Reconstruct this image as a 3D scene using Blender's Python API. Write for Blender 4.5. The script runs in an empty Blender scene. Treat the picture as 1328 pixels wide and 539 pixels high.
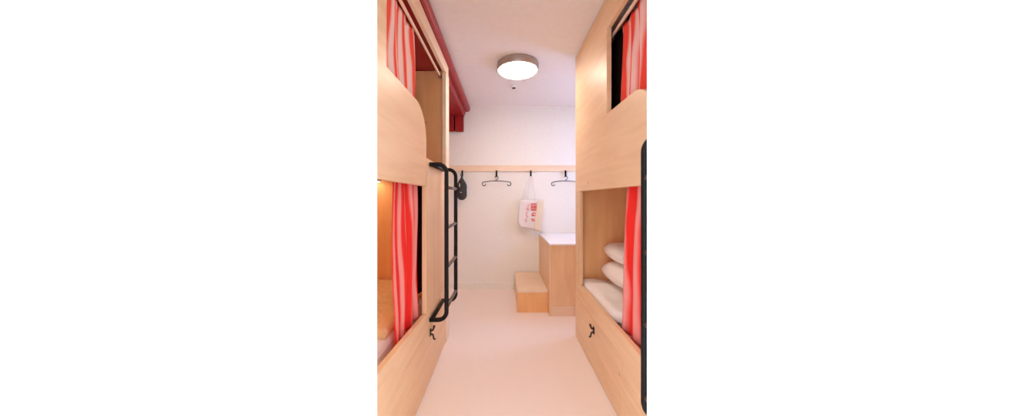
import bpy, bmesh, math, random
from mathutils import Vector, noise
random.seed(7)
PI = math.pi
S = bpy.context.scene
COL = S.collection

# ------------------------------------------------------------------ materials
def mat(name, col, rough=0.5, metal=0.0, spec=0.4):
    m = bpy.data.materials.new(name); m.use_nodes = True
    b = m.node_tree.nodes['Principled BSDF']
    b.inputs['Base Color'].default_value = (*col, 1)
    b.inputs['Roughness'].default_value = rough
    b.inputs['Metallic'].default_value = metal
    b.inputs['Specular IOR Level'].default_value = spec
    return m

def nodes(m): return m.node_tree.nodes, m.node_tree.links, m.node_tree.nodes['Principled BSDF']

def speckle(m, c0, c1, scale, detail=4, bump=0.0, stretch=(1, 1, 1)):
    """mottle the base colour a little and give the surface a fine bump"""
    N, L, B = nodes(m)
    tc = N.new('ShaderNodeTexCoord'); mp = N.new('ShaderNodeMapping')
    mp.inputs['Scale'].default_value = stretch
    nz = N.new('ShaderNodeTexNoise'); nz.inputs['Scale'].default_value = scale; nz.inputs['Detail'].default_value = detail
    rp = N.new('ShaderNodeValToRGB')
    rp.color_ramp.elements[0].position = 0.3; rp.color_ramp.elements[1].position = 0.7
    rp.color_ramp.elements[0].color = (*c0, 1); rp.color_ramp.elements[1].color = (*c1, 1)
    L.new(tc.outputs['Object'], mp.inputs['Vector']); L.new(mp.outputs['Vector'], nz.inputs['Vector'])
    L.new(nz.outputs['Fac'], rp.inputs['Fac']); L.new(rp.outputs['Color'], B.inputs['Base Color'])
    if bump:
        bp = N.new('ShaderNodeBump'); bp.inputs['Strength'].default_value = bump; bp.inputs['Distance'].default_value = 0.004
        L.new(nz.outputs['Fac'], bp.inputs['Height']); L.new(bp.outputs['Normal'], B.inputs['Normal'])
    return m

def wood(name, base, dark, knot, stretch=(3, 1.2, 14)):
    """pale plywood veneer: soft grain, a few knots"""
    m = mat(name, base, 0.42, 0, 0.35)
    N, L, B = nodes(m)
    tc = N.new('ShaderNodeTexCoord'); mp = N.new('ShaderNodeMapping'); mp.inputs['Scale'].default_value = stretch
    n1 = N.new('ShaderNodeTexNoise'); n1.inputs['Scale'].default_value = 1.6; n1.inputs['Detail'].default_value = 6; n1.inputs['Distortion'].default_value = 0.6
    r1 = N.new('ShaderNodeValToRGB')
    r1.color_ramp.elements[0].position = 0.25; r1.color_ramp.elements[1].position = 0.65
    r1.color_ramp.elements[0].color = (*dark, 1); r1.color_ramp.elements[1].color = (*base, 1)
    vo = N.new('ShaderNodeTexVoronoi'); vo.inputs['Scale'].default_value = 2.6
    mp2 = N.new('ShaderNodeMapping'); mp2.inputs['Scale'].default_value = (1.2, 0.8, 1.3)
    r2 = N.new('ShaderNodeValToRGB')
    r2.color_ramp.elements[0].position = 0.012; r2.color_ramp.elements[1].position = 0.045
    r2.color_ramp.elements[0].color = (1, 1, 1, 1); r2.color_ramp.elements[1].color = (0, 0, 0, 1)
    mx = N.new('ShaderNodeMixRGB'); mx.inputs['Color2'].default_value = (*knot, 1)
    L.new(tc.outputs['Object'], mp.inputs['Vector']); L.new(mp.outputs['Vector'], n1.inputs['Vector'])
    L.new(tc.outputs['Object'], mp2.inputs['Vector']); L.new(mp2.outputs['Vector'], vo.inputs['Vector'])
    L.new(n1.outputs['Fac'], r1.inputs['Fac']); L.new(vo.outputs['Distance'], r2.inputs['Fac'])
    ml = N.new('ShaderNodeMath'); ml.operation = 'MULTIPLY'; ml.inputs[1].default_value = 0.45
    L.new(r2.outputs['Color'], ml.inputs[0]); L.new(ml.outputs[0], mx.inputs['Fac'])
    L.new(r1.outputs['Color'], mx.inputs['Color1']); L.new(mx.outputs['Color'], B.inputs['Base Color'])
    return m

def striped(name, red, pale, n, duty, offset=0.0):
    """woven curtain cloth, vertical stripes counted along the cloth's own width (UV)"""
    m = mat(name, red, 0.8, 0, 0.2)
    N, L, B = nodes(m)
    uv = N.new('ShaderNodeUVMap'); sp = N.new('ShaderNodeSeparateXYZ')
    mu = N.new('ShaderNodeMath'); mu.operation = 'MULTIPLY_ADD'; mu.inputs[1].default_value = n; mu.inputs[2].default_value = offset
    fr = N.new('ShaderNodeMath'); fr.operation = 'FRACT'
    rp = N.new('ShaderNodeValToRGB'); e = rp.color_ramp.elements
    e[0].position = 0.0; e[0].color = (*red, 1)
    e[1].position = 1.0; e[1].color = (*red, 1)
    a = e.new(duty - 0.14); a.color = (*red, 1)
    b = e.new(duty + 0.08); b.color = (*pale, 1)
    c = e.new(0.86); c.color = (*pale, 1)
    nz = N.new('ShaderNodeTexNoise'); nz.inputs['Scale'].default_value = 2.2; nz.inputs['Detail'].default_value = 1
    ad = N.new('ShaderNodeMath'); ad.operation = 'MULTIPLY_ADD'; ad.inputs[1].default_value = .7
    L.new(uv.outputs['UV'], nz.inputs['Vector']); L.new(nz.outputs['Fac'], ad.inputs[0]); L.new(mu.outputs[0], ad.inputs[2])
    L.new(uv.outputs['UV'], sp.inputs[0]); L.new(sp.outputs['X'], mu.inputs[0]); L.new(ad.outputs[0], fr.inputs[0])
    L.new(fr.outputs[0], rp.inputs['Fac']); L.new(rp.outputs['Color'], B.inputs['Base Color'])
    return m

M = {}
M['wall'] = speckle(mat('white_wall_paint', (.84, .82, .755), .7), (.83, .81, .745), (.86, .84, .775), 30, bump=.05)
M['ceiling'] = speckle(mat('ceiling_paint', (.8, .74, .69), .75), (.79, .73, .68), (.82, .76, .71), 20)
M['entry'] = mat('bright_white_paint', (.9, .9, .9), .7)
M['floor'] = speckle(mat('pink_vinyl_floor', (.89, .775, .695), .45), (.87, .755, .675), (.91, .795, .715), 160, 6, .05)
M['wood'] = wood('birch_plywood', (.83, .58, .36), (.75, .49, .28), (.40, .20, .10))
M['wood_v'] = wood('birch_plywood_upright', (.82, .55, .33), (.73, .46, .26), (.40, .20, .10), (9, 9, 1.0))
M['wood_shade'] = wood('birch_plywood_shade_tone', (.86, .48, .22), (.78, .40, .17), (.35, .16, .07), (9, 9, 1.0))  # deeper birch with the saturated look of shade put into its colour
M['edge'] = wood('pale_plywood_edge', (.86, .68, .50), (.80, .60, .42), (.6, .4, .25))
M['red'] = speckle(mat('red_gloss_paint', (.31, .014, .018), .35), (.29, .012, .016), (.34, .018, .022), 12)
M['black'] = speckle(mat('black_powder_coat', (.006, .005, .006), .55, 0, .25), (.005, .004, .005), (.008, .007, .008), 80)
M['rung'] = mat('brushed_dark_steel', (.16, .13, .12), .35, .6)
M['hook'] = mat('dark_bronze_metal', (.05, .04, .035), .35, .7)
M['wire'] = mat('black_wire', (.03, .022, .022), .35, .5)
M['dark'] = mat('dark_gap', (.01, .008, .008), .9)
M['rod'] = speckle(mat('pale_wood_rod', (.82, .62, .47), .45), (.80, .6, .45), (.84, .64, .5), 30)
M['ring'] = mat('brushed_nickel', (.46, .40, .36), .35, .75)
M['plastic'] = mat('white_plastic', (.82, .78, .76), .4)
M['sheet'] = speckle(mat('white_cotton', (.86, .80, .74), .85), (.85, .79, .73), (.88, .82, .77), 60, bump=.15)
M['blanket'] = speckle(mat('mustard_wool', (.78, .53, .27), .95), (.72, .47, .23), (.82, .58, .31), 40, bump=.4)
M['canvas'] = speckle(mat('white_canvas', (.80, .74, .71), .9), (.78, .72, .69), (.83, .77, .74), 120, bump=.2)
M['canvas_b'] = speckle(mat('natural_canvas', (.78, .67, .50), .9), (.75, .64, .47), (.81, .70, .54), 120, bump=.2)
M['print'] = mat('red_screen_print', (.80, .09, .06), .7)
M['print_pale'] = mat('pink_screen_print', (.83, .36, .36), .7)
M['pouch'] = speckle(mat('charcoal_nylon', (.03, .03, .03), .5), (.022, .022, .022), (.045, .042, .04), 50, bump=.2)
M['tag'] = mat('pale_grey_tag', (.55, .52, .50), .4)
M['worktop'] = mat('white_laminate', (.85, .83, .85), .3)
M['skirt'] = wood('pale_plywood_plinth', (.84, .62, .46), (.78, .55, .39), (.5, .3, .2))
M['shade_strip'] = mat('gap_shade_dark', (.035, .009, .008), .95, 0, .1)  # near-black stand-in for the shade in the gaps beside two curtains
M['frame'] = mat('white_window_frame', (.85, .85, .86), .4)
M['stripe'] = striped('red_and_pink_striped_cloth', (.85, .10, .065), (.88, .64, .58), 9, .45)
M['stripe_c'] = striped('red_and_pink_broad_striped_cloth', (.85, .07, .045), (.88, .56, .51), 9, .56, .45)
M['stripe_b'] = striped('red_and_pink_wide_striped_cloth', (.85, .028, .022), (.86, .31, .28), 4.6, .58, .05)

def emitter(name, col, strength):
    m = bpy.data.materials.new(name); m.use_nodes = True
    N, L = m.node_tree.nodes, m.node_tree.links
    b = N['Principled BSDF']; b.inputs['Base Color'].default_value = (.9, .9, .9, 1)
    b.inputs['Emission Color'].default_value = (*col, 1); b.inputs['Emission Strength'].default_value = strength
    return m
M['lamp'] = emitter('lit_opal_diffuser', (1, .89, .74), 27)
M['bulb'] = emitter('lit_warm_bulb', (1, .78, .52), 9)
g = bpy.data.materials.new('window_glass'); g.use_nodes = True
gb = g.node_tree.nodes['Principled BSDF']; gb.inputs['Transmission Weight'].default_value = 1
gb.inputs['Roughness'].default_value = 0; gb.inputs['IOR'].default_value = 1.05
M['glass'] = g

# ------------------------------------------------------------------ mesh helpers
def box(bm, x0, x1, y0, y1, z0, z1):
    v = [bm.verts.new(p) for p in ((x0, y0, z0), (x1, y0, z0), (x1, y1, z0), (x0, y1, z0),
                                   (x0, y0, z1), (x1, y0, z1), (x1, y1, z1), (x0, y1, z1))]
    for f in ((0, 3, 2, 1), (4, 5, 6, 7), (0, 1, 5, 4), (1, 2, 6, 5), (2, 3, 7, 6), (3, 0, 4, 7)):
        bm.faces.new([v[i] for i in f])

def prism(bm, pts, a0, a1, axis='x'):
    """extrude a 2-D outline; axis x: (y,z) outline, y: (x,z), z: (x,y)"""
    def P(p, a):
        return (a, p[0], p[1]) if axis == 'x' else (p[0], a, p[1]) if axis == 'y' else (p[0], p[1], a)
    A = [bm.verts.new(P(p, a0)) for p in pts]; Bv = [bm.verts.new(P(p, a1)) for p in pts]
    bm.faces.new(A); bm.faces.new(Bv[::-1])
    n = len(pts)
    for i in range(n):
        bm.faces.new((A[i], Bv[i], Bv[(i + 1) % n], A[(i + 1) % n]))

def tube(bm, path, r, seg=12, cap=True):
    path = [Vector(p) for p in path]
    n = len(path); rings = []
    t0 = (path[1] - path[0]).normalized()
    up = Vector((0, 0, 1)) if abs(t0.z) < .9 else Vector((1, 0, 0))
    nrm = (up - t0 * up.dot(t0)).normalized()
    for i, p in enumerate(path):
        t = (path[min(i + 1, n - 1)] - path[max(i - 1, 0)]).normalized()
        nrm = (nrm - t * nrm.dot(t)).normalized(); b = t.cross(nrm)
        rr = r[i] if isinstance(r, (list, tuple)) else r
        rings.append([bm.verts.new(p + nrm * (rr * math.cos(2 * PI * k / seg)) + b * (rr * math.sin(2 * PI * k / seg))) for k in range(seg)])
    for a, b in zip(rings, rings[1:]):
        for k in range(seg):
            bm.faces.new((a[k], a[(k + 1) % seg], b[(k + 1) % seg], b[k]))
    if cap:
        bm.faces.new(rings[0][::-1]); bm.faces.new(rings[-1])

def fillet(pts, rad, n=8):
    pts = [Vector(p) for p in pts]; out = [pts[0]]
    for a, b, c in zip(pts, pts[1:], pts[2:]):
        d1 = (a - b).normalized(); d2 = (c - b).normalized()
        ang = d1.angle(d2); t = rad / math.tan(ang / 2)
        p1 = b + d1 * t; p2 = b + d2 * t
        cen = b + (d1 + d2).normalized() * (rad / math.sin(ang / 2))
        v1, v2 = p1 - cen, p2 - cen
        th = v1.angle(v2)
        for k in range(n + 1):
            q = k / n
            out.append(cen + (v1 * math.sin((1 - q) * th) + v2 * math.sin(q * th)) / math.sin(th))
    out.append(pts[-1]); return out

def lathe(bm, prof, cx, cy, seg=48):
    """profile of (radius, z), closed at both ends when radius is 0"""
    rings = []
    for r, z in prof:
        if r < 1e-6: rings.append([bm.verts.new((cx, cy, z))])
        else: rings.append([bm.verts.new((cx + r * math.cos(2 * PI * k / seg), cy + r * math.sin(2 * PI * k / seg), z)) for k in range(seg)])
    for a, b in zip(rings, rings[1:]):
        for k in range(seg):
            k2 = (k + 1) % seg
            if len(a) == 1 and len(b) == 1: continue
            if len(a) == 1: bm.faces.new((a[0], b[k2], b[k]))
            elif len(b) == 1: bm.faces.new((a[k], a[k2], b[0]))
            else: bm.faces.new((a[k], a[k2], b[k2], b[k]))

def grid(bm, nu, nv, fn, uvs=False):
    vs = [[bm.verts.new(fn(i / nu, j / nv)) for j in range(nv + 1)] for i in range(nu + 1)]
    lay = bm.loops.layers.uv.new('UVMap') if uvs else None
    for i in range(nu):
        for j in range(nv):
            f = bm.faces.new((vs[i][j], vs[i + 1][j], vs[i + 1][j + 1], vs[i][j + 1])); f.smooth = True
            if uvs:
                for lp, (a, b) in zip(f.loops, ((i, j), (i + 1, j), (i + 1, j + 1), (i, j + 1))):
                    lp[lay].uv = (a / nu, b / nv)
    return vs

def wloc(o):
    v = Vector((0, 0, 0))
    while o: v += o.location; o = o.parent
    return v

def obj(name, bm, m, parent=None, loc=None, bevel=0.0, smooth=False):
    """link a bmesh built in world coordinates as ONE mesh object"""
    org = wloc(parent) if parent else Vector(loc or (0, 0, 0))
    bmesh.ops.recalc_face_normals(bm, faces=bm.faces[:])
    bmesh.ops.translate(bm, verts=bm.verts[:], vec=-org)
    me = bpy.data.meshes.new(name)
    if smooth:
        for f in bm.faces: f.smooth = len(f.verts) <= 4
    bm.to_mesh(me); bm.free(); me.materials.append(m)
    o = bpy.data.objects.new(name, me); COL.objects.link(o)
    if parent: o.parent = parent
    else: o.location = org
    if bevel:
        b = o.modifiers.new('bevel', 'BEVEL'); b.width = bevel; b.segments = 2; b.limit_method = 'ANGLE'; b.angle_limit = math.radians(50)
    return o

def thing(name, label, cat, loc, group=None):
    o = bpy.data.objects.new(name, None); COL.objects.link(o); o.location = loc
    o.empty_display_size = .1
    o['label'] = label; o['category'] = cat
    if group: o['group'] = group
    return o

def tag(o, label, cat, group=None):
    o['label'] = label; o['category'] = cat
    if group: o['group'] = group
    return o

def struct(name, bm, m, **k):
    o = obj(name, bm, m, **k)
    if not k.get('parent'): o['kind'] = 'structure'
    return o

def new(): return bmesh.new()
def boxed(*a):
    b = new(); box(b, *a); return b

# ------------------------------------------------------------------ dimensions (metres, camera at x=0, y=0)
CAM_Z = 1.235; H = 2.5
YB = 3.8                 # back wall
XL, XR = -.505, .638     # bunk faces either side of the aisle
WL, WR = -1.55, 1.65     # side walls
YN, YF = .69, 2.50       # near and far ends of the bunks
YD = .66                 # room side of the added entrance wall

# ------------------------------------------------------------------ room shell
struct('floor', boxed(WL - .1, WR + .1, YD - .03, YB + .1, -.1, 0), M['floor'])
struct('ceiling', boxed(WL - .1, WR + .1, YD - .03, YB + .1, H, H + .1), M['ceiling'])
struct('wall_back', boxed(WL - .1, WR + .1, YB, YB + .1, 0, H), M['wall'])
struct('wall_left', boxed(WL - .1, WL, YD, YB, 0, H), M['wall'])
WY0, WY1, WZ0, WZ1 = 2.76, 3.36, 1.25, 2.05      # daylight window in the right wall, beyond the bunk
b = new()
box(b, WR, WR + .1, YD, WY0, 0, H); box(b, WR, WR + .1, WY1, YB, 0, H)
box(b, WR, WR + .1, WY0, WY1, 0, WZ0); box(b, WR, WR + .1, WY0, WY1, WZ1, H)
struct('wall_right', b, M['wall'])
b = new()
box(b, WR + .02, WR + .07, WY0, WY0 + .05, WZ0, WZ1); box(b, WR + .02, WR + .07, WY1 - .05, WY1, WZ0, WZ1)
box(b, WR + .02, WR + .07, WY0 + .05, WY1 - .05, WZ0, WZ0 + .05); box(b, WR + .02, WR + .07, WY0 + .05, WY1 - .05, WZ1 - .05, WZ1)
w = struct('window_1', b, M['frame'])
obj('pane', boxed(WR + .04, WR + .046, WY0 + .05, WY1 - .05, WZ0 + .05, WZ1 - .05), M['glass'], parent=w)
# added entrance wall: plain white either side of a doorway on the aisle
DX0, DX1, DZ = -.3034, .3383, 2.06
b = new()
prism(b, [(WL - .1, 0), (DX0, 0), (DX0, DZ), (DX1, DZ), (DX1, 0), (WR + .1, 0), (WR + .1, H), (WL - .1, H)], YD - .03, YD, 'y')
struct('wall_front_added', b, M['entry'])
b = new()
prism(b, [(YB, 0), (YB - .014, 0), (YB - .014, .082), (YB - .010, .09), (YB, .09)], WL, .128, 'x')
struct('baseboard_back', b, M['wall'])

# red boxed-in bulkhead along the ceiling over the left bunk, with a rolled cornice
b = new()
prism(b, [(WL, H), (WL, 2.345), (-.548, 2.345), (-.548, 2.372), (-.535, 2.385), (-.535, 2.415), (-.500, 2.415),
          (-.486, 2.422), (-.474, 2.436), (-.470, 2.455), (-.474, 2.474), (-.484, 2.487), (-.484, H)], YD, YB - .01, 'y')
struct('trim_1', b, M['red'])
# red boxing hanging under it on the back wall, two boards with a dark joint between
t = thing('pelmet', 'small red box with a dark joint, under the red ceiling trim on the back wall', 'pelmet', (-.75, YB, 2.13))
obj('backing_board', boxed(-.95, -.56, YB - .05, YB, 2.15, 2.345), M['dark'], parent=t)
for x0, x1 in ((-.95, -.685), (-.668, -.556)):
    obj('board', boxed(x0, x1, YB - .075, YB - .05, 2.13, 2.345), M['red'], parent=t, bevel=.004)

# ------------------------------------------------------------------ bunk beds
def arc(cy, cz, r, a0, a1, n=14):
    return [(cy + r * math.cos(a0 + (a1 - a0) * k / n), cz + r * math.sin(a0 + (a1 - a0) * k / n)) for k in range(n + 1)]

def make_ladder(bed, face, out, ya, yb, label):
    """tube ladder on two bars bolted to the bunk face: two bent rails, four rungs"""
    zt, zb, r = 1.463, .42, .0145
    s = 1 if out > face else -1
    def bar(z):
        b = new(); tube(b, [(face + s * .014, ya, z), (face + s * .014, yb, z)], .0135); return b
    lad = obj('ladder', bar(zt), M['black'], parent=bed, smooth=True)
    lad['label'] = label
    obj('mounting_bar', bar(zb), M['black'], parent=lad, smooth=True)
    for y in (ya, yb):
        b = new()
        tube(b, fillet([(face + s * .002, y, zt), (out, y, zt), (out, y, zb), (face + s * .002, y, zb)], .055), r)
        obj('rail', b, M['black'], parent=lad, smooth=True)
    for z in (1.31, 1.037, .77, .50):
        b = new(); tube(b, [(out, ya, z), (out, yb, z)], .0115)
        obj('rung', b, M['rung'], parent=lad, smooth=True)

def make_hook_pull(drawer, face, s, y, z):
    """small dark double-prong hook used as the drawer pull"""
    b = new()
    box(b, *sorted((face, face + s * .006)), y - .012, y + .012, z - .022, z + .026)
    tube(b, fillet([(face, y, z + .014), (face + s * .018, y, z + .014), (face + s * .028, y, z + .046)], .009, 5), [.0055] * 7 + [.008], 10)
    tube(b, fillet([(face, y, z - .008), (face + s * .020, y - .003, z - .013), (face + s * .026, y - .006, z - .044), (face + s * .036, y - .010, z - .038)], .007, 5), .0055, 10)
    h = obj('hook_pull', b, M['hook'], parent=drawer, smooth=True); h['label'] = 'dark metal hook pull'

# --- left bunk
T = .03
bed = thing('bunk_bed', 'left-hand pale plywood bunk bed with a black ladder at its far end', 'bunk bed', (XL - .5, 1.6, 0))
b = new()
prism(b, [(YN, 1.313), (1.79, 1.313)] + arc(1.59, 1.60, .2, 0, PI / 2) + [(1.19, 1.80), (1.19, 2.318), (YN, 2.318)], XL - T, XL)
obj('guard_panel', b, M['wood'], parent=bed, bevel=.003)
obj('top_rail', boxed(XL - T, XL, YN, YF, 2.318, 2.41), M['edge'], parent=bed, bevel=.003)
obj('entry_panel', boxed(XL - T, XL, 1.792, 2.37, .488, 1.496), M['wood_v'], parent=bed, bevel=.003)
obj('stile', boxed(XL - T, XL + .004, 2.371, YF, 0, 2.317), M['edge'], parent=bed, bevel=.004)
D0, D1, DT = 1.40, 2.36, .365
b = new()
prism(b, [(YN, 0), (D0, 0), (D0, DT), (D1, DT), (D1, 0), (2.369, 0), (2.369, .486), (1.79, .486), (1.10, .536), (YN, .566)], XL - T, XL)
obj('front_board', b, M['wood'], parent=bed, bevel=.003)
dr = obj('drawer', boxed(XL - T + .002, XL - .0005, D0 + .003, D1 - .003, .006, DT - .003), M['wood'], parent=bed, bevel=.003)
make_hook_pull(dr, XL, 1, 1.884, .325)
obj('end_panel', boxed(WL + .005, XL - T - .001, 2.41, 2.435, 0, 2.34), M['wood_shade'], parent=bed)
obj('end_panel', boxed(WL + .005, XL - T - .001, YN, YN + .025, 0, 2.34), M['wood_shade'], parent=bed)
obj('back_panel', boxed(WL + .005, WL + .02, YN + .026, 2.409, .02, 2.34), M['wood_shade'], parent=bed)
obj('bed_base', boxed(WL + .021, XL - T - .001, YN + .026, 2.409, 1.40, 1.44), M['wood'], parent=bed)
obj('bed_base', boxed(WL + .021, XL - T - .001, YN + .026, 2.409, .27, .30), M['wood'], parent=bed)
def rod(bed, x, y0, y1, z, flange_y):
    b = new(); tube(b, [(x, y0, z), (x, y1, z)], .0095)
    r = obj('curtain_rod', b, M['rod'], parent=bed, smooth=True)
    b = new(); tube(b, [(x, flange_y - .012, z), (x, flange_y, z)], .017)
    obj('rod_socket', b, M['ring'], parent=r, smooth=True)
rod(bed, -.556, YN + .026, 2.409, 2.287, 2.409)
rod(bed, -.556, YN + .026, 2.409, 1.372, 2.409)
make_ladder(bed, XL, -.391, 1.865, 2.217, 'black steel tube ladder')

# --- right bunk
bed = thing('bunk_bed', 'right-hand plywood bunk bed with a solid front running up to the ceiling', 'bunk bed', (XR + .5, 1.6, 0))
b = new()
prism(b, [(YF, 1.295), (YF, H - .004), (YN, H - .004), (YN, 2.30), (1.735, 2.30), (1.735, 1.763)]
      + arc(1.38, 1.563, .2, PI / 2, PI) + [(1.18, 1.295)], XR, XR + T)
obj('front_panel', b, M['wood'], parent=bed, bevel=.003)
obj('stile', boxed(XR, XR + T, 2.362, YF, .496, 1.294), M['wood_v'], parent=bed, bevel=.003)
obj('entry_panel', boxed(XR, XR + T, YN, 1.178, 1.295, 1.46), M['wood'], parent=bed, bevel=.003)
D0, D1 = 1.506, 2.46
b = new()
prism(b, [(YN, 0), (D0, 0), (D0, DT), (D1, DT), (D1, 0), (YF, 0), (YF, .495), (YN, .495)], XR, XR + T)
obj('front_board', b, M['wood'], parent=bed, bevel=.003)
dr = obj('drawer', boxed(XR + .0005, XR + T - .002, D0 + .003, D1 - .003, .006, DT - .003), M['wood'], parent=bed, bevel=.003)
make_hook_pull(dr, XR, -1, 1.985, .29)
obj('end_panel', boxed(XR + T + .001, WR - .005, 2.465, 2.49, 0, H - .004), M['wood_shade'], parent=bed)
obj('end_panel', boxed(XR + T + .001, WR - .005, YN, YN + .025, 0, H - .004), M['wood_shade'], parent=bed)
obj('back_panel', boxed(WR - .02, WR - .005, YN + .026, 2.464, .02, H - .004), M['wood_shade'], parent=bed)
obj('bed_base', boxed(XR + T + .001, WR - .021, YN + .026, 2.464, 1.40, 1.44), M['wood'], parent=bed)
obj('bed_base', boxed(XR + T + .001, WR - .021, YN + .026, 2.464, .27, .30), M['wood'], parent=bed)
rod(bed, .69, YN + .026, 2.464, 2.274, 2.464)
rod(bed, .69, YN + .026, 2.464, 1.372, 2.464)
make_ladder(bed, XR, .524, .735, 1.036, 'black steel tube ladder')

# ------------------------------------------------------------------ curtains
def curtain(label, x, y0, y1, zt, zb, folds, amp, m, flare=(0, 0), seed=0, loc=None):
    """gathered cloth hanging in the plane of the bunk front, y0..y1 at the rod"""
    def fn(u, v):
        z = zt + (zb - zt) * v
        ya = y0 + flare[0] * v ** 1.3; yb = y1 + flare[1] * v ** 1.3
        ph = 2 * PI * folds * (u + .05 * math.sin(3 * u + seed) + .03 * math.sin(3.2 * v + 4 * u + seed))
        a = amp * (.55 + .45 * v) * (.7 + .3 * math.sin(5.3 * u + seed * 2))
        yy = ya + (yb - ya) * u + a * .32 * math.sin(2 * ph + 1)
        xx = x + a * math.sin(ph) + .006 * math.sin(6 * v + 5 * u + seed)
        if v < .03: xx = x + (xx - x) * .6
        return Vector((xx, yy, z))
    b = new(); grid(b, 110, 40, fn, uvs=True)
    o = obj('curtain', b, m, loc=(x, (y0 + y1) / 2, zb))
    s = o.modifiers.new('cloth', 'SOLIDIFY'); s.thickness = .0025; s.offset = 0
    return tag(o, label, 'curtain', 'striped bunk curtains')
def shade_strip(c, x, y0, y1, zt, zb):
    """dark strip added past the far edge of the cloth, imitating shade in the gap"""
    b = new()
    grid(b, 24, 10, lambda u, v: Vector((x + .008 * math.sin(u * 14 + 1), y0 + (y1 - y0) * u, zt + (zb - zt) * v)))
    o = obj('shade_strip', b, M['shade_strip'], parent=c); o['label'] = 'dark strip standing in for shade beside the curtain'
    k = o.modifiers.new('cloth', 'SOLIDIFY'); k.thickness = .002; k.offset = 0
curtain('red and pale pink striped curtain in the upper opening of the left bunk', -.572, 1.20, 1.765, 2.283, 1.46, 5, .03, M['stripe'], (.02, -.01), 1)
c = curtain('red striped curtain in the lower opening of the left bunk, near the ladder', -.566, 1.385, 1.765, 1.368, .46, 3.3, .016, M['stripe_b'], (.03, .02), 2)
shade_strip(c, -.605, 1.70, 2.06, 1.368, .56)
c = curtain('red and pale pink striped curtain in the upper opening of the right bunk', .712, .95, 1.68, 2.27, 1.46, 6, .036, M['stripe_c'], (0, .01), 3)
shade_strip(c, .772, 1.60, 2.02, 2.36, 1.47)
curtain('red striped curtain of the lower right bunk, hanging in front of the white pillows', .695, 1.0, 1.60, 1.368, .46, 5, .018, M['stripe_b'], (0, .05), 4)

# ------------------------------------------------------------------ bedding
def soft_slab(name, x0, x1, y0, y1, z0, z1, m, rad, wob, seed, n=40, tuck=None):
    """rounded soft block with a gently uneven top"""
    b = new()
    def side(t, lo, hi): return lo + (hi - lo) * t
    def fn(u, v):
        y = side(v, y0, y1); xa = x0
        if tuck: xa = x0 + tuck[1] * min(1, max(0, (tuck[0] - y) / .06))     # edge pushed in behind the curtain
        x = side(u, xa, x1)
        d = min(x - xa, x1 - x, y - y0, y1 - y)
        e = max(0, 1 - d / rad)
        z = z1 - rad * (1 - math.sqrt(max(0, 1 - e * e)))
        z += wob * noise.noise(Vector((x * 6, y * 6, seed))) + wob * .5 * noise.noise(Vector((x * 15, y * 15, seed + 3)))
        return Vector((x, y, z))
    vs = grid(b, n, n, fn)
    ring = [vs[i][0] for i in range(n)] + [vs[n][j] for j in range(n)] + [vs[i][n] for i in range(n, 0, -1)] + [vs[0][j] for j in range(n, 0, -1)]
    low = [b.verts.new((v.co.x, v.co.y, z0)) for v in ring]
    k = len(ring)
    for i in range(k):
        b.faces.new((ring[i], ring[(i + 1) % k], low[(i + 1) % k], low[i]))
    b.faces.new(low)
    return obj(name, b, m, loc=((x0 + x1) / 2, (y0 + y1) / 2, z0))

tag(soft_slab('mattress', -1.50, -.60, .74, 2.395, .30, .505, M['sheet'], .03, .004, 1), 'white sheeted mattress in the lower left bunk, below the mustard blanket', 'mattress')
tag(soft_slab('blanket', -1.49, -.615, 1.43, 2.385, .506, .545, M['blanket'], .02, .012, 5), 'folded mustard blanket on the mattress of the lower left bunk', 'blanket')
tag(soft_slab('mattress', .735, 1.60, .74, 2.45, .30, .470, M['sheet'], .03, .003, 2), 'white mattress in the lower right bunk, under the rumpled duvet', 'mattress')
tag(soft_slab('duvet', .672, 1.60, .76, 2.45, .471, .535, M['sheet'], .045, .02, 9, 70, (1.74, .06)), 'rumpled white duvet spread behind the front board of the lower right bunk', 'duvet')

def pillow(label, cx, cy, cz, lx, ly, h, rot, seed):
    b = new(); n = 26
    def half(sgn):
        def fn(u, v):
            a = math.sin(PI / 2 * (2 * u - 1)); c = math.sin(PI / 2 * (2 * v - 1))
            k = (max(0, 1 - abs(a) ** 7) ** .5) * (max(0, 1 - abs(c) ** 5) ** .5)
            pin = 1 - .05 * (a * a) * (c * c)
            x = a * lx / 2 * pin; y = c * ly / 2 * pin
            z = sgn * h / 2 * k +   .005 * noise.noise(Vector((a * 2, c * 2, seed)))
            return Vector((cx + x * math.cos(rot) - y * math.sin(rot), cy + x * math.sin(rot) + y * math.cos(rot), cz + z))
        grid(b, n, n, fn)
    half(1); half(-1)
    bmesh.ops.remove_doubles(b, verts=b.verts[:], dist=.0008)
    return tag(obj('pillow', b, M['sheet'], loc=(cx, cy, cz - h / 2)), label, 'pillow', 'pillows on the lower right bunk')
pillow('white pillow lying on the duvet of the lower right bunk, under another pillow', 1.155, 2.18, .636, .68, .44, .165, .03, 1)
pillow('topmost white pillow of the pair stacked in the lower right bunk', 1.175, 2.20, .796, .68, .44, .145, -.04, 7)

# warm lamp under the left bunk's upper base, lengthened to light the bedding
t = thing('strip_lamp', 'small warm strip lamp glowing under the upper base of the left bunk', 'lamp', (-1.10, 1.60, 1.375))
obj('housing', boxed(-1.135, -1.065, .90, 2.385, 1.380, 1.399), M['black'], parent=t, bevel=.003)
obj('diffuser', boxed(-1.128, -1.072, .905, 2.380, 1.372, 1.3798), M['bulb'], parent=t)

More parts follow.
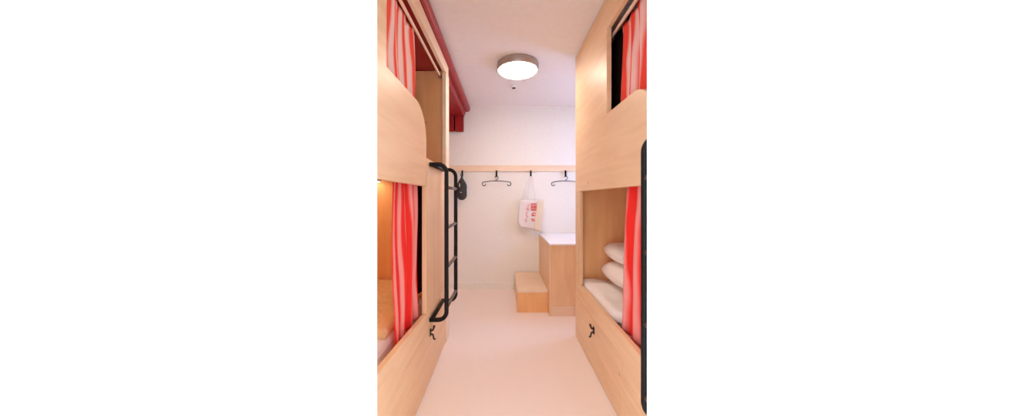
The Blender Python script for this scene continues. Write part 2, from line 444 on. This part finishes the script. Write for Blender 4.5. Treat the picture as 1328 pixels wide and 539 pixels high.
# ------------------------------------------------------------------ ceiling fittings
LX, LY = .123, 2.62
t = thing('ceiling_light', 'round lit ceiling light with a grey metal rim', 'ceiling light', (LX, LY, H))
b = new(); lathe(b, [(0, H), (.193, H), (.195, H - .012), (.195, H - .062), (.190, H - .066), (.184, H - .066), (.184, H - .02), (0, H - .02)], LX, LY, 64)
obj('rim', b, M['ring'], parent=t, smooth=True)
b = new(); lathe(b, [(0, H - .082), (.08, H - .081), (.145, H - .076), (.174, H - .068), (.183, H - .058), (.183, H - .022), (0, H - .022)], LX, LY, 64)
obj('diffuser', b, M['lamp'], parent=t, smooth=True)
t = thing('smoke_detector', 'small white smoke detector on the ceiling behind the round light', 'smoke detector', (.103, 3.12, H))
b = new(); lathe(b, [(0, H), (.040, H), (.040, H - .014), (.034, H - .022), (.026, H - .026), (0, H - .026)], .103, 3.12, 32)
obj('housing', b, M['plastic'], parent=t, smooth=True)
b = new(); lathe(b, [(.022, H - .0262), (.022, H - .030), (.016, H - .033), (0, H - .034), (0, H - .0262)], .103, 3.12, 24)
obj('sensor', b, M['hook'], parent=t, smooth=True)

# ------------------------------------------------------------------ coat rail on the back wall
RZ0, RZ1, RY = 1.602, 1.685, YB - .028
hooks = [-.575, -.110, .355, .825]
t = thing('coat_rail', 'long pale wooden coat rail with black hooks across the back wall', 'coat rail', (.3, YB, RZ0))
obj('board', boxed(-1.0, WR - .01, RY, YB, RZ0, RZ1), M['edge'], parent=t, bevel=.003)
for hx in hooks:
    b = new()
    box(b, hx - .011, hx + .011, RY - .008, RY - .0005, RZ0 - .075, RZ0 + .012)
    tube(b, fillet([(hx, RY - .004, RZ0 - .066), (hx, RY - .034, RZ0 - .078), (hx, RY - .042, RZ0 - .045)], .012, 6), .0065, 10)
    h = obj('hook', b, M['black'], parent=t, smooth=True); h['label'] = 'black metal hook'

def hanger(label, hx, z):
    y = RY - .027
    t = thing('coat_hanger', label, 'coat hanger', (hx, y, z - .10), 'black wire coat hangers')
    zc = z - .078                                    # height of the bar
    L = []
    for s in (-1, 1):
        pts = [(hx, y, zc)]
        for k in range(1, 9):
            q = k / 8; pts.append((hx + s * .165 * q, y, zc - .014 * q ** 2.4))
        cx, cz, r0 = hx + s * .168, zc - .042, .029   # curl at the end
        for k in range(0, 17):
            a = PI / 2 - s * 0 - k / 16 * 1.45 * PI; rr = r0 * (1 - .35 * k / 16)
            pts.append((cx + s * rr * math.cos(a), y, cz + rr * math.sin(a)))
        L.append(pts)
    b = new(); tube(b, L[0][::-1] + L[1][1:], .0052, 10)
    obj('bar', b, M['wire'], parent=t, smooth=True)
    pts = [(hx, y, zc), (hx, y, zc + .016)]
    for k in range(0, 19):
        a = -PI / 2 + k / 18 * 1.45 * PI
        pts.append((hx + .0225 * math.cos(a), y, zc + .042 + .0225 * math.sin(a)))
    b = new(); tube(b, pts, .0042, 10)
    obj('swivel_hook', b, M['wire'], parent=t, smooth=True)
hanger('black wire coat hanger with curled ends left of the tote bag', hooks[1], RZ0 - .055)
hanger('black wire coat hanger with curled ends, half hidden by the right bunk', hooks[3], RZ0 - .055)

# dark pouch on the first hook
hx = hooks[0] ; y = RY - .05
t = thing('hanging_pouch', 'dark charcoal teardrop pouch hanging from the hook behind the ladder', 'pouch', (hx, y, 1.21))
def pouch_r(z):
    tab = [(1.212, .001), (1.216, .030), (1.235, .055), (1.27, .066), (1.34, .068), (1.41, .066), (1.44, .058), (1.475, .034), (1.50, .018), (1.525, .012), (1.545, .010)]
    for (a, ra), (c, rc) in zip(tab, tab[1:]):
        if a <= z <= c: return ra + (rc - ra) * (z - a) / (c - a)
    return tab[-1][1]
b = new(); rings = []
zs = [1.212, 1.216, 1.225, 1.235, 1.25, 1.27, 1.305, 1.34, 1.375, 1.41, 1.425, 1.44, 1.458, 1.475, 1.49, 1.50, 1.525, 1.545]
for z in zs:
    r = pouch_r(z); d = min(.032, r * .6 + .004)
    rings.append([b.verts.new((hx + r * math.cos(2 * PI * k / 28) * (1 + .03 * math.sin(z * 60)), y + d * math.sin(2 * PI * k / 28), z)) for k in range(28)])
for a, c in zip(rings, rings[1:]):
    for k in range(28): b.faces.new((a[k], a[(k + 1) % 28], c[(k + 1) % 28], c[k]))
b.faces.new(rings[0]); b.faces.new(rings[-1])
obj('pouch_body', b, M['pouch'], parent=t, smooth=True)
b = new(); pts = [(hx + .016 * math.sin(a), y + .008, 1.556 + .022 * math.cos(a) - .006) for a in [PI + 2 * PI * k / 24 for k in range(25)]]
tube(b, pts, .004, 8); obj('cord_loop', b, M['pouch'], parent=t, smooth=True)
b = new(); prism(b, [(hx - .030, 1.39), (hx - .018, 1.385), (hx - .018, 1.432), (hx - .030, 1.437)], y - .034, y - .028, 'y')
obj('tag', b, M['tag'], parent=t)
b = new(); tube(b, [(hx - .02, y - .034, 1.318), (hx + .004, y - .035, 1.312)], .004, 8)
obj('zip_puller', b, M['tag'], parent=t, smooth=True)

# tote bag on the third hook
hx = hooks[2]; y = RY - .05; zh = RZ0 - .062
t = thing('tote_bag', 'white canvas tote bag with red printed characters hanging from the third hook', 'tote bag', (hx, y, .80))
k = 3.78 / 360
def W(px, py): return ((px - 654.5) * k * .985, CAM_Z - (py - 257) * k * .985)   # outline measured on the back wall
out = [W(673.6, 259), (W(672, 270)), W(671.2, 283), W(671.6, 289), W(673, 293), W(676, 295.3), W(684, 296.6), W(693, 298.5), W(701.5, 301),
       W(703, 290), W(704.5, 275), W(705, 260.2), W(697, 259.3), W(689, 259.2), W(681, 258.4)]
fold = [W(697, 259.3), W(694, 279), W(692.5, 298.4), W(701.5, 301), W(703, 290), W(704.5, 275), W(705, 260.2)]
def cloth(outline, yc, th, name, m, parent):
    """filled soft bag: outline in front and back, bulging at the middle"""
    b = new(); cx = sum(p[0] for p in outline) / len(outline); cz = sum(p[1] for p in outline) / len(outline)
    n = len(outline); lev = 6
    for s in (-1, 1):
        rr = []
        for q in range(lev):
            f = 1 - q / lev
            rr.append([b.verts.new((cx + (p[0] - cx) * f, yc + s * (.002 + th * (1 - f * f) + .004 * noise.noise(Vector((p[0] * 9 * f, p[1] * 9 * f, 3)))), cz + (p[1] - cz) * f)) for p in outline])
        c = b.verts.new((cx, yc + s * (th + .002), cz))
        for r0, r1 in zip(rr, rr[1:]):
            for i in range(n): b.faces.new((r0[i], r0[(i + 1) % n], r1[(i + 1) % n], r1[i]))
        for i in range(n): b.faces.new((rr[-1][i], rr[-1][(i + 1) % n], c))
        if s < 0: first = rr[0]
        else:
            for i in range(n): b.faces.new((first[i], first[(i + 1) % n], rr[0][(i + 1) % n], rr[0][i]))
    return obj(name, b, m, parent=parent, smooth=True)
body = cloth(out, y, .012, 'bag_body', M['canvas'], t)
side = cloth(fold, y - .013, .003, 'canvas_panel', M['canvas_b'], t); side['label'] = 'natural yellowish canvas side'
def strap(p, q, bend, yy):
    b = new(); n = 14; w = .011
    L = []
    for i in range(n + 1):
        s = i / n
        x = p[0] + (q[0] - p[0]) * s + bend * math.sin(PI * s); z = p[1] + (q[1] - p[1]) * s
        L.append([b.verts.new((x - w, yy, z)), b.verts.new((x + w, yy, z)), b.verts.new((x + w, yy + .003, z)), b.verts.new((x - w, yy + .003, z))])
    for a, c in zip(L, L[1:]):
        for j in range(4): b.faces.new((a[j], a[(j + 1) % 4], c[(j + 1) % 4], c[j]))
    b.faces.new(L[0]); b.faces.new(L[-1])
    return obj('strap', b, M['canvas'], parent=t)
strap(W(676.5, 260), (hx - .008, zh - .012), -.012, y - .002)
strap(W(693, 260), (hx + .010, zh - .012), .012, y - .008)
strap(W(684, 260), (hx + .001, zh - .010), -.012, y + .006)
# printed characters: square block glyph over two small ones, and a pale column beside
def strokes(segs, w, name, m, yy):
    b = new()
    for (x0, y0, x1, y1) in segs:
        p, q = Vector(W(x0, y0)), Vector(W(x1, y1)); d = (q - p).normalized(); nn = Vector((-d.y, d.x)) * w / 2
        prism(b, [p - nn, q - nn, q + nn, p + nn], yy - .0012, yy, 'y')
    return obj(name, b, m, parent=body)
yp = y - .0168
for segs in ([(688.8, 264.2, 695, 264), (689, 264.2, 688.8, 272), (695, 264, 694.8, 272), (688.4, 272.4, 695.4, 272.2), (690.8, 264.4, 690.6, 272.2), (693, 264.4, 692.8, 272.2), (689, 268, 695, 268)],
             [(689.5, 277, 692.5, 275.2), (692.5, 275.2, 694.5, 278), (689.8, 279.6, 694.2, 279.4), (691, 276.6, 691.8, 280), (689.5, 277, 689.8, 279.8)],
             [(688.6, 283.8, 691.6, 283.2), (691.6, 283.2, 693.2, 285.6), (690, 286.4, 693.2, 285.4), (689.6, 283.4, 690.4, 286.6)]):
    pr = strokes(segs, .011, 'printed_character', M['print'], yp); pr['label'] = 'red printed character'
for segs in ([(683.5, 266.5, 687, 265), (683, 270, 686.5, 271.5), (682, 268.5, 684, 273), (684.5, 266, 685, 274)],
             [(681.5, 276, 684.5, 275), (681.5, 279, 685, 280.5), (682.5, 275.4, 683.5, 283)],
             [(680.5, 284.5, 683, 283.5), (683.5, 286, 681, 288), (682, 283.6, 682.4, 287.4)]):
    pr = strokes(segs, .010, 'printed_character', M['print_pale'], yp + .003); pr['label'] = 'pale pink printed character'

# ------------------------------------------------------------------ built-in cabinet and step at the back
CX0, CX1, CY0, CY1, CZ = .470, 1.60, 2.906, YB - .002, .760
t = thing('storage_cabinet', 'low wooden cabinet with a white top in the back corner behind the right bunk', 'cabinet', ((CX0 + CX1) / 2, 3.35, 0))
obj('side_panel', boxed(CX0, CX0 + .022, CY0, CY1, 0, CZ - .018), M['wood_v'], parent=t, bevel=.002)
obj('side_panel', boxed(CX1 - .022, CX1, CY0, CY1, 0, CZ - .018), M['wood_v'], parent=t, bevel=.002)
obj('worktop', boxed(CX0, CX1, CY0, CY1, CZ - .017, CZ), M['worktop'], parent=t, bevel=.002)
obj('front_panel', boxed(CX0 + .0225, CX1 - .0225, CY0 + .010, CY0 + .028, .105, CZ - .0185), M['wood_v'], parent=t)
obj('plinth', boxed(CX0 + .0225, CX1 - .0225, CY0 + .004, CY0 + .022, 0, .103), M['skirt'], parent=t, bevel=.002)
SX0, SX1, SY0 = .138, .468, 3.004
t = thing('step_box', 'low wooden step on the pink floor against the cabinet side', 'step', ((SX0 + SX1) / 2, 3.4, 0))
obj('tread', boxed(SX0, SX1, SY0, YB - .015, .216, .234), M['edge'], parent=t, bevel=.002)
obj('riser', boxed(SX0, SX1, SY0 + .001, SY0 + .019, 0, .2155), M['wood_shade'], parent=t, bevel=.002)
obj('side_panel', boxed(SX0, SX0 + .018, SY0 + .0195, YB - .015, 0, .2155), M['wood'], parent=t, bevel=.002)

# ------------------------------------------------------------------ light
def area(name, loc, rot, sx, sy, energy, col):
    l = bpy.data.lights.new(name, 'AREA'); l.shape = 'RECTANGLE'; l.size = sx; l.size_y = sy; l.energy = energy; l.color = col
    o = bpy.data.objects.new(name, l); COL.objects.link(o); o.location = loc; o.rotation_euler = rot
    return o
# cool daylight coming in at the right-hand window, from just outside the glass
area('window_daylight', (WR + .14, (WY0 + WY1) / 2, (WZ0 + WZ1) / 2), (0, math.radians(90), 0), .75, .55, 18, (.33, .50, 1))
wd = bpy.data.worlds.new('world'); S.world = wd; wd.use_nodes = True
wd.node_tree.nodes['Background'].inputs['Color'].default_value = (.78, .91, 1, 1)
wd.node_tree.nodes['Background'].inputs['Strength'].default_value = 2.7

# ------------------------------------------------------------------ camera
cam = bpy.data.cameras.new('camera'); co = bpy.data.objects.new('camera', cam); COL.objects.link(co)
co.location = (0, 0, CAM_Z); co.rotation_euler = (PI / 2, 0, 0)
cam.sensor_fit = 'HORIZONTAL'; cam.sensor_width = 36; cam.lens = 36 * 360 / 1328
cam.shift_x = (664 - 654.5) / 1328; cam.shift_y = -(269.5 - 257) / 1328
cam.clip_start = .02; cam.clip_end = 50
S.camera = co
vs = S.view_settings
vs.view_transform = 'Standard'; vs.look = 'None'; vs.gamma = 1; vs.use_curve_mapping = False; vs.exposure = 0.50
S.cycles.max_bounces = 16; S.cycles.diffuse_bounces = 12
